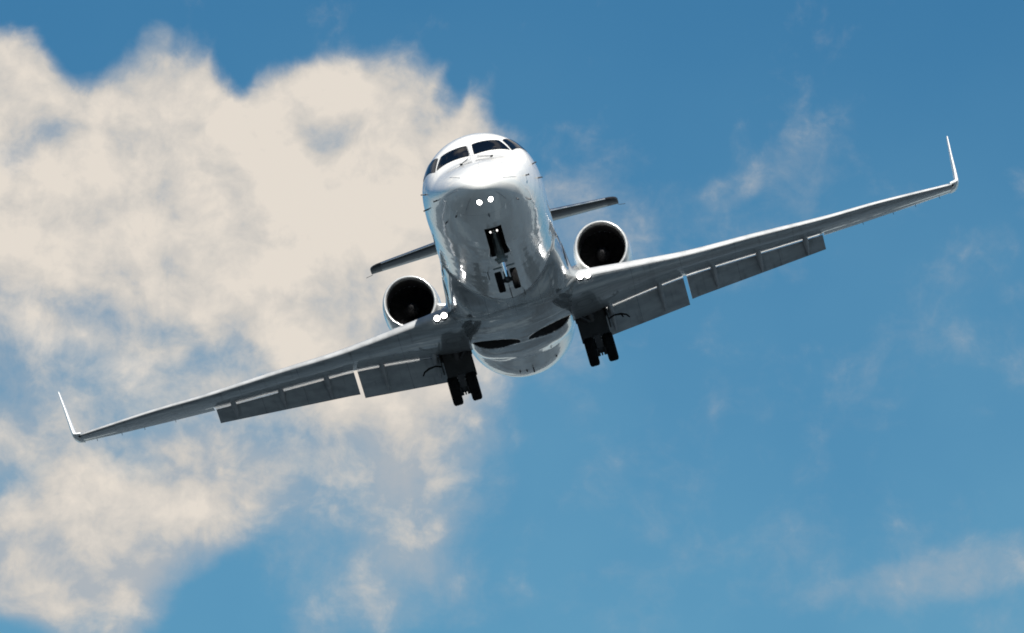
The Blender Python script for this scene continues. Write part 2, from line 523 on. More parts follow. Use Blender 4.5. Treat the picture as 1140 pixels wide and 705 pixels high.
# column angles: four columns inside the nose wheel well, the rest evenly to the crown
rows = []
for y in ys:
    w = float(_wid(math.sqrt(y)))
    aw = math.asin(min(.6, WELL_X / max(w, 1e-4)))
    half = np.concatenate([np.linspace(0, aw, 5), np.linspace(aw, math.pi, 60)[1:]])
    rows.append(np.concatenate([half, -half[1:-1][::-1]]))
nc = len(rows[0])
V = []
for y, an in zip(ys, rows):
    X, Z = fus(y, an)
    V += [(x, y, z) for x, z in zip(X, Z)]
F = []
for i in range(len(ys) - 1):
    for j in range(nc):
        k = (j + 1) % nc
        yc = (ys[i] + ys[i + 1]) / 2
        if WELL_Y0 < yc < WELL_Y1 and (j < 4 or j >= nc - 4):
            continue
        xm = (V[i * nc + j][0] + V[i * nc + k][0]) / 2
        zm_ = (V[i * nc + j][2] + V[i * nc + k][2]) / 2
        if 12.6 < yc < 14.5 and zm_ < -.5:        # covered by the belly fairing, open behind the wheel wells
            continue
        F.append((i * nc + j, (i + 1) * nc + j, (i + 1) * nc + k, i * nc + k)[::-1])
F.append(tuple(range(nc))[::-1])
F.append(tuple((len(ys) - 1) * nc + j for j in range(nc)))
fuselage = part('fuselage', V, [q for q in F], M['skin'], angle=180)
bm_fix = fuselage.data
import bmesh
def fix_normals(o):
    b = bmesh.new(); b.from_mesh(o.data)
    bmesh.ops.recalc_face_normals(b, faces=b.faces)
    b.to_mesh(o.data); b.free()
fix_normals(fuselage)

# ------------------------------------------------------------------ wing shape
def LE(X): return 10.6 + (X - 1.35) * .51
def TE(X): return 14.9 - .1 * (X - 1.35) / 2.75 if X < 4.1 else 14.8 + (X - 4.1) * .254
_zle = interp([0, 1.35, 2.7, 3.8, 5.7, 7.4, 8.7, 10.5], [-1.02, -1.0, -.985, -.965, -.815, -.69, -.555, -.43])
_zte = interp([0, 1.35, 2.1, 3.8, 4.15, 5.7, 7.3, 9.2, 10.5], [-1.31, -1.28, -1.16, -.915, -.885, -.78, -.66, -.49, -.36])
_tc = interp([0, 1.35, 4.1, 10.5], [.13, .128, .112, .10])
XFL0, XFL1 = 1.30, 7.33          # flap span
COVE = 0.745


def naca(s):
    return 5 * (.2969 * math.sqrt(s) - .126 * s - .3516 * s * s + .2843 * s ** 3 - .1036 * s ** 4)


def section(X, frac=1.0, n=22, s0=0.0, s1=1.0, off=0.0, blunt=.012):
    """closed loop, from the trailing edge over the top to the leading edge and back below"""
    c = TE(X) - LE(X); zl, zt, t = float(_zle(X)), float(_zte(X)), float(_tc(X))
    def pt(s, up):
        se = s / frac
        th = naca(min(se, 1.0)) * t * c * (1.12 if up else .88) * (frac ** .25) + off
        z = zl + (zt - zl) * s
        if up:
            return (X, LE(X) + s * c, z + th + blunt * se * .5)
        return (X, LE(X) + s * c, z - th - blunt * se * .5)
    ss = [frac * (1 - math.cos(math.pi * k / (n * 2))) for k in range(n + 1)]
    up = [pt(s, True) for s in ss[::-1]]
    lo = [pt(s, False) for s in ss[1:]]
    return up + lo


def low_z(X, s):
    c = TE(X) - LE(X); t = float(_tc(X))
    return float(_zle(X) + (_zte(X) - _zle(X)) * s) - naca(s) * t * c * .88


def make_wing(sx):
    mb = MB()
    # flap span: the fixed wing stops at the cove
    fr = COVE + .01
    # lower skin must pass through the full aerofoil's lower point at the cove: use the cut aerofoil lowered to it
    def cut(X):
        c = TE(X) - LE(X)
        zlo = low_z(X, COVE)
        zc = float(_zle(X) + (_zte(X) - _zle(X)) * fr)
        dz_ = zlo - zc
        loop = section(X, fr)
        out = []
        for (x, y, z) in loop:
            s = (y - LE(X)) / c / fr
            out.append((x, y, z + dz_ * max(0, s) ** 1.5))
        return out
    xs_ = list(np.linspace(1.2, XFL1, 40))
    mb.loft([cut(X) for X in xs_], flip=True)
    # outer wing: to the aileron hinge
    def cut2(X):
        c = TE(X) - LE(X)
        return [p for p in section(X, 1.0, 22) if (p[1] - LE(X)) / c < .75]
    secs = []
    for X in np.linspace(XFL1 + .002, 10.5, 18):
        full = section(X, 1.0, 26)
        c = TE(X) - LE(X)
        secs.append([(p[0], min(p[1], LE(X) + .70 * c), p[2]) for p in full if (p[1] - LE(X)) / c < .745])
    mb.loft(secs, flip=True)
    mb.mirror(sx)
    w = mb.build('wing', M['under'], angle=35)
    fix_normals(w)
    # leading edge strip
    secs = []
    for X in np.linspace(1.5, 10.42, 46):
        c = TE(X) - LE(X); t = float(_tc(X)); fr_ = fr if X < XFL1 else 1.0
        loop = []
        lim_u, lim_l = .04, .004
        for k in range(15):
            q = -1 + 2 * k / 14
            s = (lim_u if q > 0 else lim_l) * q * q
            th = naca(s / fr_) * t * c * (fr_ ** .25) * (1.12 if q > 0 else -.88)
            z = float(_zle(X)) + (float(_zte(X)) - float(_zle(X))) * s
            loop.append((X, LE(X) + s * c - .004, z + th + .003 * q))
        secs.append(loop)
    le = MB().loft(secs, closed=False, caps=False).mirror(sx).build('leading_edge', M['le_paint'], w, angle=180)
    fix_normals(le)
    # aileron
    secs = []
    for X in np.linspace(7.345, 10.49, 14):
        full = section(X, 1.0, 26); c = TE(X) - LE(X)
        hy = LE(X) + .706 * c
        hz = (low_z(X, .704) + float(_zle(X) + (_zte(X) - _zle(X)) * .704)) / 2
        pts = [p for p in full if (p[1] - LE(X)) / c > .712]
        n_ = len(pts) // 2
        loop = pts[:n_] + [(X, hy, hz + .03 * c), (X, hy, hz - .012 * c)] + pts[n_:]
        an = R(2.0)
        loop = [(p[0], hy + (p[1] - hy) * math.cos(an) + (p[2] - hz) * math.sin(an), hz - (p[1] - hy) * math.sin(an) + (p[2] - hz) * math.cos(an)) for p in loop]
        secs.append(loop)
    a_ = MB().loft(secs).mirror(sx).build('aileron', M['white'], w, angle=35); fix_normals(a_)  # white here stands in for the bright horizon's grazing reflection
    for X in (8.3, 9.05, 9.6, 10.2):
        tabs = MB().tube([(X, TE(X) - .03, float(_zte(X)) - .02), (X + .01, TE(X) + .12, float(_zte(X)) - .045)], .006, 6)
        tabs.mirror(sx).build('static_wick', M['gdark'], w)
    # winglet: short curved root, then straight canted blade
    secs = []
    path = [(10.48, -.395, 0), (10.58, -.372, 10), (10.635, -.345, 50), (10.652, -.29, 80), (10.672, -.12, 83.5), (10.72, .40, 83.5), (10.772, .88, 83.5), (10.778, .925, 83.5)]
    L = [0, .08, .15, .23, .37, .9, 1.38, 1.43]
    for (X, Z, ang), l in zip(path, L):
        q = l / 1.43
        yl = 15.26 + q * .95 if l > .2 else 15.26 + l * .5
        ye = 16.45 + (q * .28 if l > .1 else l * .2)
        if l > 1.40:
            yl += .12; ye -= .02
        c = ye - yl; t = (.10 - .03 * q) if l > .3 else .10
        nx, nz = -math.sin(R(ang)), math.cos(R(ang))
        loop = []
        n = 16
        ss = [(1 - math.cos(math.pi * k / n)) / 2 for k in range(n + 1)]
        for s in ss[::-1]:
            th = naca(s) * t * c + .004 * s; loop.append((X + nx * th, yl + s * c, Z + nz * th))
        for s in ss[1:]:
            th = naca(s) * t * c + .004 * s; loop.append((X - nx * th, yl + s * c, Z - nz * th))
        secs.append(loop)
    wl = MB().loft(secs, flip=True).mirror(sx).build('winglet', M['white'], w, angle=50); fix_normals(wl)
    nv = MB().lathe([(-.10, .0), (-.07, .03), (0, .045), (.12, .045), (.2, .0)], (sx * 10.52, 15.42, -.405), seg=16).build('navigation_light', M['glass'], w)
    # flaps
    def flap(Xa, Xb, ta, tb, name):
        secs = []
        for X in np.linspace(Xa, Xb, 16):
            q = (X - Xa) / (Xb - Xa)
            c = TE(X) - LE(X)
            nose = Vector((X, LE(X) + COVE * c + .065, low_z(X, COVE) - .040))
            tail = Vector((X, TE(X) + .0, ta + (tb - ta) * q))
            d = tail - nose; ch = d.length; d.normalize()
            n_ = Vector((1, 0, 0)).cross(d)          # upward normal of the flap
            if n_.z < 0: n_ = -n_
            loop = []
            k_ = 14
            ss = [(1 - math.cos(math.pi * k / k_)) / 2 for k in range(k_ + 1)]
            tk = .17
            for s in ss[::-1]:
                th = naca(s) * tk * ch * 1.25 + .006 * s
                loop.append(nose + d * (s * ch) + n_ * (th + .02 * math.sin(math.pi * s)))
            for s in ss[1:]:
                th = naca(s) * tk * ch * .45 + .003 * s
                loop.append(nose + d * (s * ch) - n_ * (th - .02 * math.sin(math.pi * s)))
            secs.append(loop)
        o = MB().loft(secs, flip=True).mirror(sx).build(name, M['flap'], w, angle=40); fix_normals(o)
        return o
    flap(1.42, 3.90, -1.76, -1.545, 'flap')
    flap(3.985, 7.30, -1.43, -1.01, 'flap')
    # flap vane: white sunlit nose just behind the cove
    for Xa, Xb in ((1.42, 3.90), (3.985, 7.30)):
        pts = []
        for X in np.linspace(Xa, Xb, 12):
            c = TE(X) - LE(X)
            pts.append((X, LE(X) + (COVE + .01) * c + .045, low_z(X, COVE) + .003))
        MB().tube(pts, .019, 12).mirror(sx).build('flap_vane', M['white'], w)
    # flap track fairings
    for X in (2.10, 3.32, 4.63, 5.73, 6.87):
        c = TE(X) - LE(X)
        yc = LE(X) + COVE * c; zc = low_z(X, COVE)
        if X < 3.95:
            tz = -1.76 + (X - 1.42) / 2.48 * .215
        else:
            tz = -1.43 + (X - 3.985) / 3.315 * .42
        ny, nz = yc + .10, zc - .015
        ty = TE(X)
        secs = []
        k_ = .85 if X < 4 else .92
        spine = [(yc - .50, zc + .05, .012, .02), (yc - .36, low_z(X, COVE) - .0, .05, .05), (yc - .12, zc - .05, .066, .085), (yc + .06, zc - .10, .068, .10),
                 (ny + (ty - ny) * .4, nz + (tz - nz) * .4 - .045, .055, .085), (ny + (ty - ny) * .7, nz + (tz - nz) * .7 - .03, .035, .055),
                 (ny + (ty - ny) * k_, nz + (tz - nz) * k_ - .015, .012, .02)]
        for (y, z, a, b) in spine:
            secs.append([(X + a * math.cos(q * math.tau / 14), y, z + b * math.sin(q * math.tau / 14)) for q in range(14)])
        o = MB().loft(secs).mirror(sx).build('flap_track_fairing', M['fairing_grey'], w, angle=60); fix_normals(o)
    # landing lamps in the wing root leading edge
    for X in (1.60, 1.77):
        lm_ = MB().lathe([(-.03, 0.0), (-.025, .045), (-.01, .068), (.05, .07)], (sx * X, LE(X) - .15, float(_zle(X)) - .065), seg=24).build('landing_light', M['lamp'], w)
        MB().lathe([(.03, .072), (-.045, .073), (-.045, .080), (.16, .082)], (sx * X, LE(X) - .15, float(_zle(X)) - .065), seg=24).build('lamp_ring', M['gdark'], w)
    return w


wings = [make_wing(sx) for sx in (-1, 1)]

# ------------------------------------------------------------------ wing-to-body fairing: a smooth union turned into a mesh
def smin(a, b, k):
    h = np.maximum(k - np.abs(a - b), 0) / k
    return np.minimum(a, b) - h * h * k * .25


def sd_fus(x, y, z):
    s = np.sqrt(y)
    zt, zb, w, zm = _top(s), _bot(s), _wid(s), _mid(s)
    hz = np.where(z > zm, zt - zm, zm - zb)
    return (np.sqrt((x / w) ** 2 + ((z - zm) / hz) ** 2) - 1) * np.minimum(w, hz)


_LE = np.vectorize(LE); _TE = np.vectorize(TE)
def sd_wing(x, y, z):
    X = np.clip(np.abs(x), .3, 6)
    le = 10.6 + (X - 1.35) * .51
    te = np.where(X < 4.1, 14.9 - .1 * (X - 1.35) / 2.75, 14.8 + (X - 4.1) * .254)
    c = te - le
    fr = COVE + .01
    s = (y - le) / c
    zl, zt, t = _zle(X), _zte(X), _tc(X)
    nac = lambda q: 5 * (.2969 * np.sqrt(q) - .126 * q - .3516 * q ** 2 + .2843 * q ** 3 - .1036 * q ** 4)
    sc_ = np.clip(s, 0, fr); se = sc_ / fr
    zlo = zl + (zt - zl) * COVE - nac(np.full_like(s, COVE)) * t * c * .88
    zmid = zl + (zt - zl) * sc_ + (zlo - (zl + (zt - zl) * fr)) * se ** 1.5
    up = z > zmid
    th = nac(se) * t * c * np.where(up, 1.12, .88) * fr ** .25 + .006 * se
    dzv = np.abs(z - zmid) - th
    slope = 1.0
    out = np.maximum(-s, s - fr) * c
    front = s < 0
    d_in = dzv * np.where(se < .08, .6, .97)
    d_out = np.sqrt(np.maximum(out, 0) ** 2 + np.maximum(np.abs(z - zmid) - th, 0) ** 2)
    return np.where(out > 0, np.maximum(d_out, 1e-4), d_in)


def sd_pod(x, y, z, hw, zbot, y0, y1, r0, r1, ex_):
    """flat-bottomed pod; the ends curve up over r0 / r1"""
    q0 = np.clip((y0 + r0 - y) / r0, 0, 1.2); q1 = np.clip((y - (y1 - r1)) / r1, 0, 1.2)
    sh = np.sqrt(np.maximum(1 - q0 ** 2, 0.0001)) * np.sqrt(np.maximum(1 - q1 ** 2, .0001))
    hz = (-.55 - zbot) * sh + .02
    ww = hw * (.75 + .25 * sh)
    r = ((np.abs(x) / ww) ** ex_ + (np.abs(z + .55) / hz) ** ex_) ** (1 / ex_)
    d = (r - 1) * np.minimum(np.maximum(hz, .25), ww)
    return np.maximum(d, np.maximum(y0 + .15 - y, y - y1 + .05))


WELLS = (.80, 13.55, .70, .74)
STEP_Y = 11.95
def sd_all(x, y, z, wells=True):
    f_, w_ = sd_fus(x, y, z), sd_wing(x, y, z)
    d = smin(f_, w_, .55)
    aft = sd_pod(x, y, z, 1.30, -1.40, 9.5, 17.4, 2.0, 2.6, 3.2)
    d = smin(d, aft, .18)
    fore = sd_pod(x, y, z, 1.42, -1.43, 8.3, 18.0, 2.6, .3, 3.0)
    fore = np.maximum(fore, y - STEP_Y)
    d = smin(d, fore, .10)
    if wells:
        cx, cy, a, b = WELLS
        q = np.sqrt(((np.abs(x) - cx) / a) ** 2 + ((y - cy) / b) ** 2)
        wl = np.maximum((q - 1) * .5, z + .95)
        d = np.maximum(d, -wl)
    base = np.minimum(f_, w_)
    return d, base


def surface_nets(x0, x1, y0, y1, z0, z1, h):
    gx, gy, gz = (np.arange(a, b + h / 2, h) for a, b in ((x0, x1), (y0, y1), (z0, z1)))
    Xg, Yg, Zg = np.meshgrid(gx, gy, gz, indexing='ij')
    D, Bs = sd_all(Xg, Yg, Zg)
    nx, ny, nz = D.shape
    S = D < 0
    corners = [(i, j, k) for i in (0, 1) for j in (0, 1) for k in (0, 1)]
    sub = lambda A, i, j, k: A[i:nx - 1 + i, j:ny - 1 + j, k:nz - 1 + k]
    cnt = sum(sub(S, *q).astype(int) for q in corners)
    act = (cnt > 0) & (cnt < 8)
    idx = -np.ones(act.shape, int); cells = np.argwhere(act); idx[act] = np.arange(len(cells))
    acc = np.zeros((len(cells), 3)); num = np.zeros(len(cells))
    ci, cj, ck = cells.T
    for a in corners:
        for ax in range(3):
            if a[ax] == 0:
                b = list(a); b[ax] = 1
                da = D[ci + a[0], cj + a[1], ck + a[2]]; db = D[ci + b[0], cj + b[1], ck + b[2]]
                cr = (da < 0) != (db < 0)
                t = np.where(cr, da / np.where(cr, da - db, 1), 0)
                p = np.tile(np.array(a, float), (len(cells), 1)); p[:, ax] += t
                acc[cr] += p[cr]; num[cr] += 1
    P_ = acc / num[:, None] + cells
    P_ = P_ * h + np.array([x0, y0, z0])
    faces = []
    for ax in range(3):
        u, v = (ax + 1) % 3, (ax + 2) % 3
        sl0 = [slice(1, n - 1) for n in D.shape]; sl0[ax] = slice(0, D.shape[ax] - 1)
        sl1 = list(sl0); sl1[ax] = slice(1, D.shape[ax])
        A, B_ = S[tuple(sl0)], S[tuple(sl1)]
        e = np.argwhere(A != B_)
        off = np.array([1, 1, 1]); off[ax] = 0
        g = e + off
        inside = A[tuple(e.T)]
        def cell(du, dv):
            q = g.copy(); q[:, u] -= du; q[:, v] -= dv
            return idx[tuple(q.T)]
        a_, b_, c_, d_ = cell(1, 1), cell(0, 1), cell(0, 0), cell(1, 0)
        quad = np.stack([a_, b_, c_, d_], 1)
        quad[~inside] = quad[~inside][:, ::-1]
        faces.append(quad[(quad >= 0).all(1)])
    return P_, np.concatenate(faces)


P_, Q_ = surface_nets(-2.9, 2.9, 8.3, 17.8, -1.75, .35, .027)
eps = .004
def grad(p):
    g = []
    for i in range(3):
        a = p.copy(); b = p.copy(); a[:, i] += eps; b[:, i] -= eps
        g.append((sd_all(*a.T)[0] - sd_all(*b.T)[0]) / (2 * eps))
    return np.stack(g, 1)
for _ in range(3):
    d_, _b = sd_all(*P_.T)
    g_ = grad(P_)
    n2_ = np.maximum((g_ ** 2).sum(1), .05)
    step = np.clip(d_ / n2_, -.03, .03)
    P_ = P_ - g_ * (step)[:, None]
cen = P_[Q_].mean(1)
cx, cy, a, b = WELLS
inwell = (((np.abs(cen[:, 0]) - cx) / a) ** 2 + ((cen[:, 1] - cy) / b) ** 2 < 1.03) & (cen[:, 2] < -.9)
d0, base0 = sd_all(*cen.T, wells=False)
inwell &= (d0 < -.012)
proud = (base0 > .004) & ~inwell
def sub_mesh(mask):
    fs = Q_[mask]
    used, inv = np.unique(fs, return_inverse=True)
    return P_[used], inv.reshape(-1, 4), used
g_ = grad(P_); g_ /= np.maximum(np.linalg.norm(g_, axis=1), 1e-6)[:, None]
v_, f_, u_ = sub_mesh(proud)
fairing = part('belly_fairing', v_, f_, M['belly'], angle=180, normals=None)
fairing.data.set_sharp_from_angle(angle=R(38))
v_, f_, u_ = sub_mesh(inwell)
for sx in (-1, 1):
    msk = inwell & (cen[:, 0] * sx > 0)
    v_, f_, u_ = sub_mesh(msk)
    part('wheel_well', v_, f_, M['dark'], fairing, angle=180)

# ------------------------------------------------------------------ nose gear well and gear
well = MB()
def fus_bot(y): return float(_bot(math.sqrt(y)))
def keel(y, x):
    w = float(_wid(math.sqrt(y))); zm = float(_mid(math.sqrt(y)))
    return zm - (zm - fus_bot(y)) * math.sqrt(max(0, 1 - (x / w) ** 2))
yl = np.linspace(WELL_Y0, WELL_Y1, 12)
top = -.55
for sx in (-1, 1):
    for y0_, y1_ in zip(yl[:-1], yl[1:]):
        well.add([(sx * WELL_X, y0_, keel(y0_, WELL_X)), (sx * WELL_X, y1_, keel(y1_, WELL_X)), (sx * WELL_X, y1_, top), (sx * WELL_X, y0_, top)], [(0, 1, 2, 3)])
for y in (WELL_Y0, WELL_Y1):
    well.add([(-WELL_X, y, keel(y, 0) + .0), (WELL_X, y, keel(y, 0) + .0), (WELL_X, y, top), (-WELL_X, y, top)], [(0, 1, 2, 3)])
well.add([(-WELL_X, WELL_Y0, top), (WELL_X, WELL_Y0, top), (WELL_X, WELL_Y1, top), (-WELL_X, WELL_Y1, top)], [(0, 1, 2, 3)])
well.build('nose_wheel_well', M['dark'], fuselage, smooth=False)

NGY = 4.05
ng = MB()
ng.tube([(0, NGY + .12, -.9), (0, NGY, -1.60)], .095, 16)
ng.tube([(0, NGY, -1.56), (0, NGY, -1.62)], .12, 16)
ng.tube([(0, NGY - .03, -1.45), (0, NGY - .75, -1.05)], .04, 10)
ng.box((0, NGY, -1.53), (.30, .12, .05), bev=.01)
ng.tube([(-.24, NGY, -1.72), (.24, NGY, -1.72)], .018, 8)
nose_gear = ng.build('nose_gear', M['gear'], angle=40)
MB().tube([(0, NGY, -1.60), (0, NGY, -2.02)], .055, 16).build('oleo_strut', M['chrome'], nose_gear)
ax = MB().tube([(-.22, NGY, -2.03), (.22, NGY, -2.03)], .045, 12)
ax.box((0, NGY, -2.02), (.14, .14, .14), bev=.03)
ax.tube([(0, NGY + .09, -1.66), (0, NGY + .28, -1.85), (0, NGY + .07, -2.02)], .028, 8)
ax.build('axle', M['gdark'], nose_gear)


def tyre_prof(r_, w_, rim_):
    h = w_ / 2
    p = [(-h * .75, rim_), (-h * .95, rim_ + (r_ - rim_) * .25), (-h, rim_ + (r_ - rim_) * .6), (-h * .86, r_ - (r_ - rim_) * .12), (-h * .6, r_ - .006)]
    gro = []
    for q in (-.32, 0, .32):
        gro += [(h * q - .012, r_), (h * q - .008, r_ - .008), (h * q + .008, r_ - .008), (h * q + .012, r_)]
    return p + gro + [(-a_, b_) for a_, b_ in p[::-1]]


def wheel(x, y, z, r_, w_, parent, side):
    rim_ = r_ * .52
    t_ = MB().lathe(tyre_prof(r_, w_, rim_), (x, y, z), axis='X', seg=48).build('tyre', M['black'], parent, angle=60); fix_normals(t_)
    h = w_ / 2
    rm = MB().lathe([(-h * .72, .02), (-h * .5, rim_ * .3), (-h * .35, rim_ * .75), (-h * .8, rim_ * .92), (-h * .76, rim_ + .004), (0, rim_ * .93), (h * .76, rim_ + .004), (h * .8, rim_ * .92), (h * .35, rim_ * .75), (h * .5, rim_ * .3), (h * .72, .02)],
                    (x, y, z), axis='X', seg=32).build('rim', M['rim'], parent, angle=35); fix_normals(rm)


for sx in (-1, 1):
    wheel(sx * .17, NGY, -2.035, .238, .155, nose_gear, sx)
    MB().lathe([(-.03, 0), (-.022, .014), (0, .022), (.05, .022)], (sx * .075, NGY - .95, -1.10), seg=14).build('taxi_light', M['taxi'], nose_gear)
    dr = MB()
    secs = []
    for y in np.linspace(NGY - .25, NGY + .48, 6):
        z0_ = keel(y, WELL_X)
        secs.append([(sx * (WELL_X + .0), y, z0_ - .004), (sx * (WELL_X + .05), y, z0_ - .17), (sx * (WELL_X + .068), y, z0_ - .17), (sx * (WELL_X + .018), y, z0_ - .004)])
    dr.loft(secs)
    o = dr.build('gear_door', M['skin'], nose_gear, angle=30); fix_normals(o)

# ------------------------------------------------------------------ main gear
MGY = 13.95
def main_gear(sx):
    g = MB()
    X = 1.63
    g.tube([(X - .05, MGY - .2, -1.05), (X, MGY, -1.62)], .11, 16)
    g.tube([(X, MGY, -1.45), (X, MGY, -1.50)], .14, 16)
    g.tube([(X, MGY, -1.6), (X, MGY, -2.13)], .075, 14)
    g.tube([(X - .05, MGY - .1, -1.5), (X - .45, MGY - .35, -1.18), (1.14, MGY - .55, -1.12)], [.05, .045, .04], 10)
    g.tube([(X, MGY + .1, -1.55), (X + .1, MGY + .45, -1.2)], .04, 8)
    g.tube([(X, MGY + .12, -1.62), (X, MGY + .35, -1.8), (X, MGY + .1, -2.0)], .035, 8)
    g.tube([(X - .26, MGY, -2.14), (X + .26, MGY, -2.14)], .055, 12)
    g.box((X, MGY, -2.13), (.2, .2, .18), bev=.04)
    for q in (-.06, 0, .06):
        g.box((X + q, MGY, -2.25), (.035, .1, .07), bev=.008)
    g.mirror(sx)
    root = g.build('main_gear', M['gdark'], angle=40); fix_normals(root)  # near-black metal: the underwing shadow is put into the gear's colour
    for x in (1.405, 1.855):
        wheel(sx * x, MGY, -2.14, .345, .235, root, sx)
        bk = MB().lathe([(-.05, .0), (-.05, .15), (.05, .15), (.05, 0)], (sx * (x + (.10 if x < 1.6 else -.10)), MGY, -2.14), axis='X', seg=20).build('brake_pack', M['gdark'], root, angle=30); fix_normals(bk)
    # leg door, widened with near-black panels that stand in for deep shadow
    d = MB()
    d.box((X - .03, MGY - .14, -1.57), (.68, .03, .74), bev=.012)
    d.box((X - .02, MGY + .02, -1.30), (.74, .30, .22), bev=.03)
    d.box((X + .36, MGY - .10, -1.47), (.03, .36, .46), bev=.012)
    d.mirror(sx)
    o = d.build('leg_door_and_shade', M['dark'], root, angle=30); fix_normals(o)
    # hydraulic hose looping outboard below the flap
    h = MB()
    h.tube([(X + .36, MGY - .05, -1.52), (X + .5, MGY - .02, -1.46), (X + .66, MGY, -1.47), (X + .78, MGY, -1.52), (X + .84, MGY, -1.60)], [.018, .02, .026, .022, .016], 8)
    if sx > 0:
        h.tube([(X + .66, MGY, -1.47), (X + .70, MGY, -1.56)], .016, 6)
    h.mirror(sx).build('hydraulic_hose', M['black'], root)
    # small bright nuts on the axle brackets
    g2_ = MB()
    g2_.box((X, MGY - .02, -1.98), (.26, .3, .40), bev=.05)  # dark box added to close the gap where sky showed through
    g2_.mirror(sx).build('strut_gap_filler', M['gdark'], root)
    for x, z in ((X - .085, -1.88), (X + .085, -1.90), (X - .08, -1.97), (X + .08, -1.97)):
        MB().box((x, MGY - .18, z), (.022, .03, .022), bev=.005).mirror(sx).build('axle_nut', M['rim'], root)
    # dark wheel bay under the wing root
    return root


for sx in (-1, 1):
    main_gear(sx)

# ------------------------------------------------------------------ engines
def engine(sx):
    cx_, cz_, y0_ = sx * 2.335, .93, 17.55
    nac = [(.26, .655), (.45, .672), (.9, .69), (1.5, .69), (2.2, .66), (3.0, .59), (3.7, .50), (3.9, .47), (3.88, .44), (3.4, .46)]
    o = MB().lathe(nac, (cx_, y0_, cz_), seg=96).build('engine', M['skin'], angle=50); fix_normals(o)
    lip = []
    for k in range(17):
        t = math.pi * (k / 16)
        # half ellipse from the outside over the highlight to the inside
        lip.append((.10 - .10 * math.sin(t), .597 + .038 * math.cos(t)))
    prof = [(.262, .656), (.2, .650), (.14, .642)] + lip + [(.2, .556)]
    li = MB().lathe(prof, (cx_, y0_, cz_), seg=96).build('inlet_lip', M['lip'], o, angle=180); fix_normals(li)
    bar = MB().lathe([(.2, .555), (.4, .545), (.7, .555), (1.0, .56)], (cx_, y0_, cz_), seg=96).build('inlet_duct', M['inlet'], o, angle=180)
    fan = MB()
    nb_ = 28
    for k in range(nb_):
        a0 = k * math.tau / nb_
        secs = []
        for r_, tw, ch in ((.18, R(25), .10), (.36, R(45), .12), (.55, R(60), .13)):
            ca, sa = math.cos(a0), math.sin(a0)
            tx, tz = -sa, ca
            pts = []
            for q, th in ((-1, 0), (0, .006), (1, 0), (0, -.006)):
                u = q * ch / 2
                pts.append((cx_ + r_ * ca + tx * (u * math.sin(tw) + th), y0_ + .95 + u * math.cos(tw), cz_ + r_ * sa + tz * (u * math.sin(tw) + th)))
            secs.append(pts)
        fan.loft(secs)
    fan.lathe([(1.06, .01), (1.06, .56)], (cx_, y0_, cz_), seg=48)
    f_ = fan.build('fan', M['fan'], o, angle=40)
    sp_ = MB().lathe([(.55, .004), (.57, .03), (.66, .09), (.78, .15), (.9, .185), (.97, .19)], (cx_, y0_, cz_), seg=40).build('spinner', M['spinner'], o, angle=180); fix_normals(sp_)
    core = MB().lathe([(3.3, .43), (3.9, .34), (4.3, .26), (4.28, .24), (3.8, .28)], (cx_, y0_, cz_), seg=48).build('exhaust_nozzle', M['fan'], o, angle=50)
    # pylon
    secs = []
    for X, z in ((1.0, .62), (1.75, .80)):
        yl_, c = 18.3, 2.6
        loop = []
        for k in range(21):
            s = (1 + math.cos(math.pi * k / 10)) / 2 if k <= 10 else (1 - math.cos(math.pi * (k - 10) / 10)) / 2
            th = naca(s) * .11 * c * (1 if k <= 10 else -1)
            loop.append((sx * X, yl_ + s * c, z + th))
        secs.append(loop)
    pl = MB().loft(secs).build('pylon', M['skin'], o, angle=50); fix_normals(pl)
    return o


for sx in (-1, 1):
    engine(sx)

# ------------------------------------------------------------------ tail
def blade(stations, t, axis, n=16):
    """stations: (span x, span z, y_le, chord); axis 'X' -> thickness along Z, 'Z' -> thickness along X"""
    secs = []
    for (x, z, yl_, c, inc) in stations:
        loop = []
        ss = [(1 - math.cos(math.pi * k / n)) / 2 for k in range(n + 1)]
        for s in ss[::-1]:
            th = naca(s) * t * c + .003
            loop.append((x, yl_ + s * c, z + th - inc * (s - .3) * c) if axis == 'X' else (x + th, yl_ + s * c, z))
        for s in ss[1:]:
            th = -naca(s) * t * c - .003
            loop.append((x, yl_ + s * c, z + th - inc * (s - .3) * c) if axis == 'X' else (x + th, yl_ + s * c, z))
        secs.append(loop)
    return secs


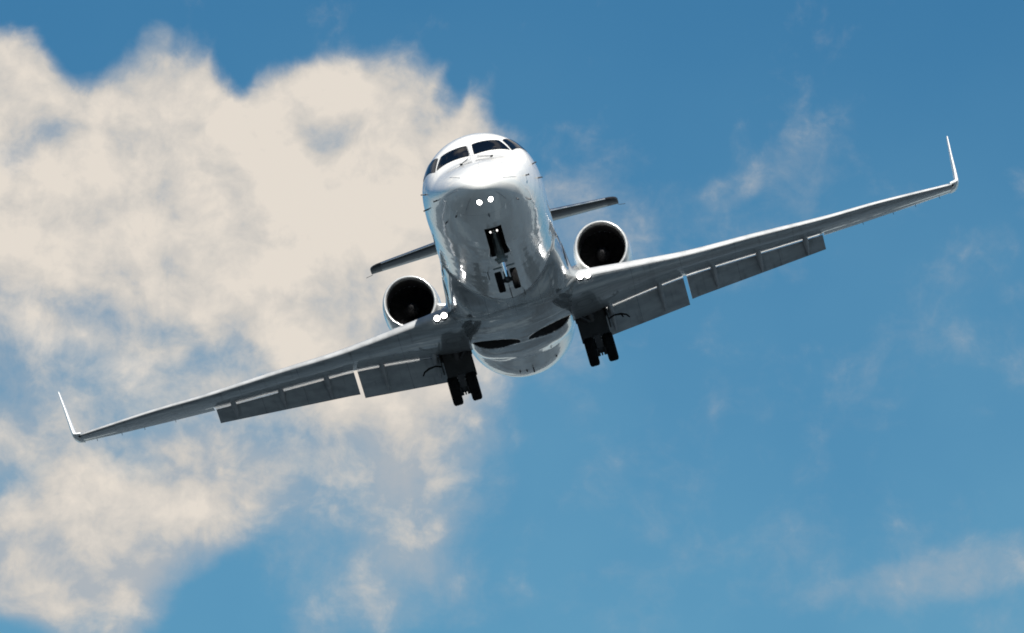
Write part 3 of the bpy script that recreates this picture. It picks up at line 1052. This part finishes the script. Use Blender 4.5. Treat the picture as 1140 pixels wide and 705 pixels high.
fin = MB().loft(blade([(0, .9, 19.6, 5.6, 0), (0, 1.6, 21.0, 4.3, 0), (0, 3.3, 23.0, 3.2, 0), (0, 3.62, 23.3, 2.8, 0)], .10, 'Z')).build('vertical_fin', M['skin'], angle=50)
fix_normals(fin)
INC = -.045
st = [(x, 3.45 + abs(x) * .038, 23.25 + abs(x) * .53, 2.05 - abs(x) * .31, INC) for x in np.linspace(-2.86, 2.86, 21)]
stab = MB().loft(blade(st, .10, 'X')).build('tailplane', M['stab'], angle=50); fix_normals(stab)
for sx in (-1, 1):
    xs_ = [2.86, 2.95, 3.05, 3.11, 3.14]
    dl = [0, 0, .06, .16, .32]
    stt = [(sx * x, 3.45 + x * .038, 23.25 + x * .53 + d, 2.05 - x * .31 - d * 1.1, INC) for x, d in zip(xs_, dl)]
    tp = MB().loft(blade(stt, .10, 'X')).build('tailplane_tip', M['boot'], stab, angle=50); fix_normals(tp)
    secs = []
    for x in np.linspace(.25, 2.84, 16):
        c = 2.05 - x * .31; loop = []
        for k in range(11):
            q = -1 + k / 5
            s = (.07 if q > 0 else .006) * q * q
            th = naca(s) * .10 * c * (1 if q > 0 else -1)
            loop.append((sx * x, 23.25 + x * .53 + s * c - .004, 3.45 + x * .038 + th + .004 * q - INC * (s - .3) * c))
        secs.append(loop)
    o = MB().loft(secs, closed=False, caps=False).build('tailplane_leading_edge', M['alu'], stab, angle=180); fix_normals(o)
    for a_, b_ in (((3.13, 25.95, 3.57), (3.30, 26.1, 3.575)), ((1.9, 24.9, 3.53), (1.92, 25.1, 3.47))):
        MB().tube([(sx * a_[0], a_[1], a_[2]), (sx * b_[0], b_[1], b_[2])], .006, 6).build('static_wick', M['gdark'], stab)

# ------------------------------------------------------------------ cockpit windows and nose details
def fp(y, a, off=0.0):
    e = .004
    p = Vector((float(fus(y, a)[0]), y, float(fus(y, a)[1])))
    if off:
        py = Vector((float(fus(y + e, a)[0]), y + e, float(fus(y + e, a)[1]))) - p
        pa = Vector((float(fus(y, a + e)[0]), y, float(fus(y, a + e)[1]))) - p
        n_ = pa.cross(py).normalized()
        c = Vector((0, y, float(_mid(math.sqrt(y)))))
        if n_.dot(p - c) < 0: n_ = -n_
        p = p + n_ * off
    return p


def pane(corners, sx, name, material, off, grow=0.0, n=12):
    """corners (Y, angle): bottom-front/inner, top-inner, top-outer, bottom-outer"""
    (A, B, C_, D_) = [Vector((q[0], q[1])) for q in corners]
    cen_ = (A + B + C_ + D_) / 4
    if grow:
        A, B, C_, D_ = [cen_ + (q - cen_) * (1 + grow) for q in (A, B, C_, D_)]
    v = []; f = []
    for i in range(n + 1):
        for j in range(n + 1):
            u, w = i / n, j / n
            # rounded corners: squash the parameter square a little
            uu, ww = 2 * u - 1, 2 * w - 1
            k = .035
            u2 = (uu * (1 - k * ww ** 8) + 1) / 2; w2 = (ww * (1 - k * uu ** 8) + 1) / 2
            q = (A * (1 - u2) + D_ * u2) * (1 - w2) + (B * (1 - u2) + C_ * u2) * w2
            edge = off
            v.append(fp(q.x, sx * q.y, edge))
    for i in range(n):
        for j in range(n):
            f.append((i * (n + 1) + j, (i + 1) * (n + 1) + j, (i + 1) * (n + 1) + j + 1, i * (n + 1) + j + 1))
    # thin skirt so the pane has an edge
    rim_ = [i * (n + 1) for i in range(n + 1)] + [n * (n + 1) + j for j in range(1, n + 1)] + [i * (n + 1) + n for i in range(n - 1, -1, -1)] + [j for j in range(n - 1, 0, -1)]
    base = len(v)
    c3 = Vector((0, cen_.x, float(_mid(math.sqrt(cen_.x)))))
    for r_ in rim_:
        v.append(v[r_] + (c3 - v[r_]).normalized() * .03)
    for i in range(len(rim_)):
        k2 = (i + 1) % len(rim_)
        f.append((rim_[i], rim_[k2], base + k2, base + i))
    o = part(name, v, f, material, fuselage, angle=35); fix_normals(o)
    return o


FRONT = [
    (2.250, 3.079),
    (2.810, 3.080),
    (2.990, 2.597),
    (2.543, 2.367),
]
SIDE = [
    (2.605, 2.300),
    (3.080, 2.501),
    (3.770, 2.268),
    (3.563, 2.021),
]
for sx in (-1, 1):
    pane(FRONT, sx, 'window_seal', M['rim'], .004, .075)
    pane(FRONT, sx, 'windscreen', M['glass'], .008, .035)
    pane(SIDE, sx, 'window_seal', M['rim'], .004, .12)
    pane(SIDE, sx, 'cockpit_side_window', M['glass'], .008, .07)
# the row of cabin windows down each flank
for sx in (-1, 1):
    for k in range(14):
        y = 6.7 + k * .80
        pane([(y - .11, 1.66), (y - .11, 1.92), (y + .11, 1.92), (y + .11, 1.66)], sx, 'cabin_window', M['glass'], .004, n=6)
# centre post strips
for x in (-.022, .022):
    pts = [fp(y, math.pi - x / max(.2, float(_wid(math.sqrt(y)))), .012) for y in np.linspace(1.95, 3.0, 8)]
    MB().tube(pts, .012, 8).build('windscreen_post_trim', M['skin'], fuselage)
# wipers
for sx, tip in ((-1, (1.42, .30)), (1, (1.62, .42))):
    base_ = fp(1.98, sx * (math.pi - .10), .03)
    t_ = fp(tip[0], sx * (math.pi - tip[1]), .03)
    w_ = MB().tube([base_, t_], .008, 6)
    w_.tube([t_ - Vector((.03, 0, 0)), t_ + Vector((.03, .0, 0))], .02, 8)
    w_.build('wiper', M['black'], fuselage)
# nose landing lamps behind flush lenses in the chin
for sx in (-1, 1):
    yc_, xc_, ry_, rx_ = .56, .125, .13, .054
    def chin(r_, off):
        out = []
        for k in range(28):
            y = yc_ + ry_ * r_ * math.sin(k * math.tau / 28)
            x = xc_ + rx_ * r_ * math.cos(k * math.tau / 28)
            out.append(fp(y, sx * math.asin(min(.95, x / float(_wid(math.sqrt(y))))), off))
        return out
    ln = MB().loft([chin(r_, o_) for r_, o_ in ((.02, .022), (.35, .020), (.7, .015), (.95, .008), (1.0, -.004))])
    o = ln.build('landing_light', M['lamp'], fuselage, angle=180); fix_normals(o)
    rg = MB().loft([chin(r_, o_) for r_, o_ in ((1.03, -.004), (1.03, .008), (1.14, .008), (1.18, -.004))], caps=False)
    o = rg.build('lamp_ring', M['rim'], fuselage, angle=40); fix_normals(o)
# lightning strips on the radome
for a_ in (-2.3, -1.45, -.6, .6, 1.45, 2.3, math.pi - .12):
    MB().tube([fp(y, a_, .002) for y in np.linspace(.38, 1.0, 8)], .0045, 6).build('lightning_strip', M['fairing_grey'], fuselage)
# probes and blade aerials: (Y, angle, length along the normal, forward reach)
PROBES = [(1.75, 1.45, .07, .10), (2.9, 1.72, .09, .03), (3.2, 1.45, .09, .03), (2.3, .95, .05, .06), (1.5, .80, .04, .05)]
for (y, a_, ln, fw) in PROBES:
    for sx in (-1, 1):
        p0 = fp(y, sx * a_, -.01); p1 = fp(y, sx * a_, ln)
        pr = MB().tube([p0, p1], [.018, .012], 8)
        pr.tube([p1 + Vector((0, .02, 0)), p1 - Vector((0, fw, 0))], [.014, .009], 8)
        pr.build('air_data_probe', M['gdark'], fuselage)
for (y, x, h) in ((6.2, -.38, .16), (1.25, .0, .06), (8.2, 0.0, .22), (9.0, .3, .1)):
    z = keel(y, x)
    secs = []
    for zz, c, yo in ((z + .02, .2, 0), (z - h, .11, .07)):
        secs.append([(x + t_ * .012, y + yo + s * c, zz) for s, t_ in ((0, 0), (.3, 1), (1, 0), (.3, -1))])
    o = MB().loft(secs).build('blade_antenna', M['gdark'], fuselage, angle=30); fix_normals(o)
# belly drain masts at the aft fairing rim
for (y, x, h) in ((17.9, .02, .13), (18.0, -.3, .06), (18.0, .62, .06), (18.0, -.14, .06)):
    z = keel(y, x)
    o = MB().box((x, y, z - h / 2 + .02), (.03, .08, h), bev=.01).build('drain_mast', M['gdark'], fuselage); 

fix_normals(fairing)
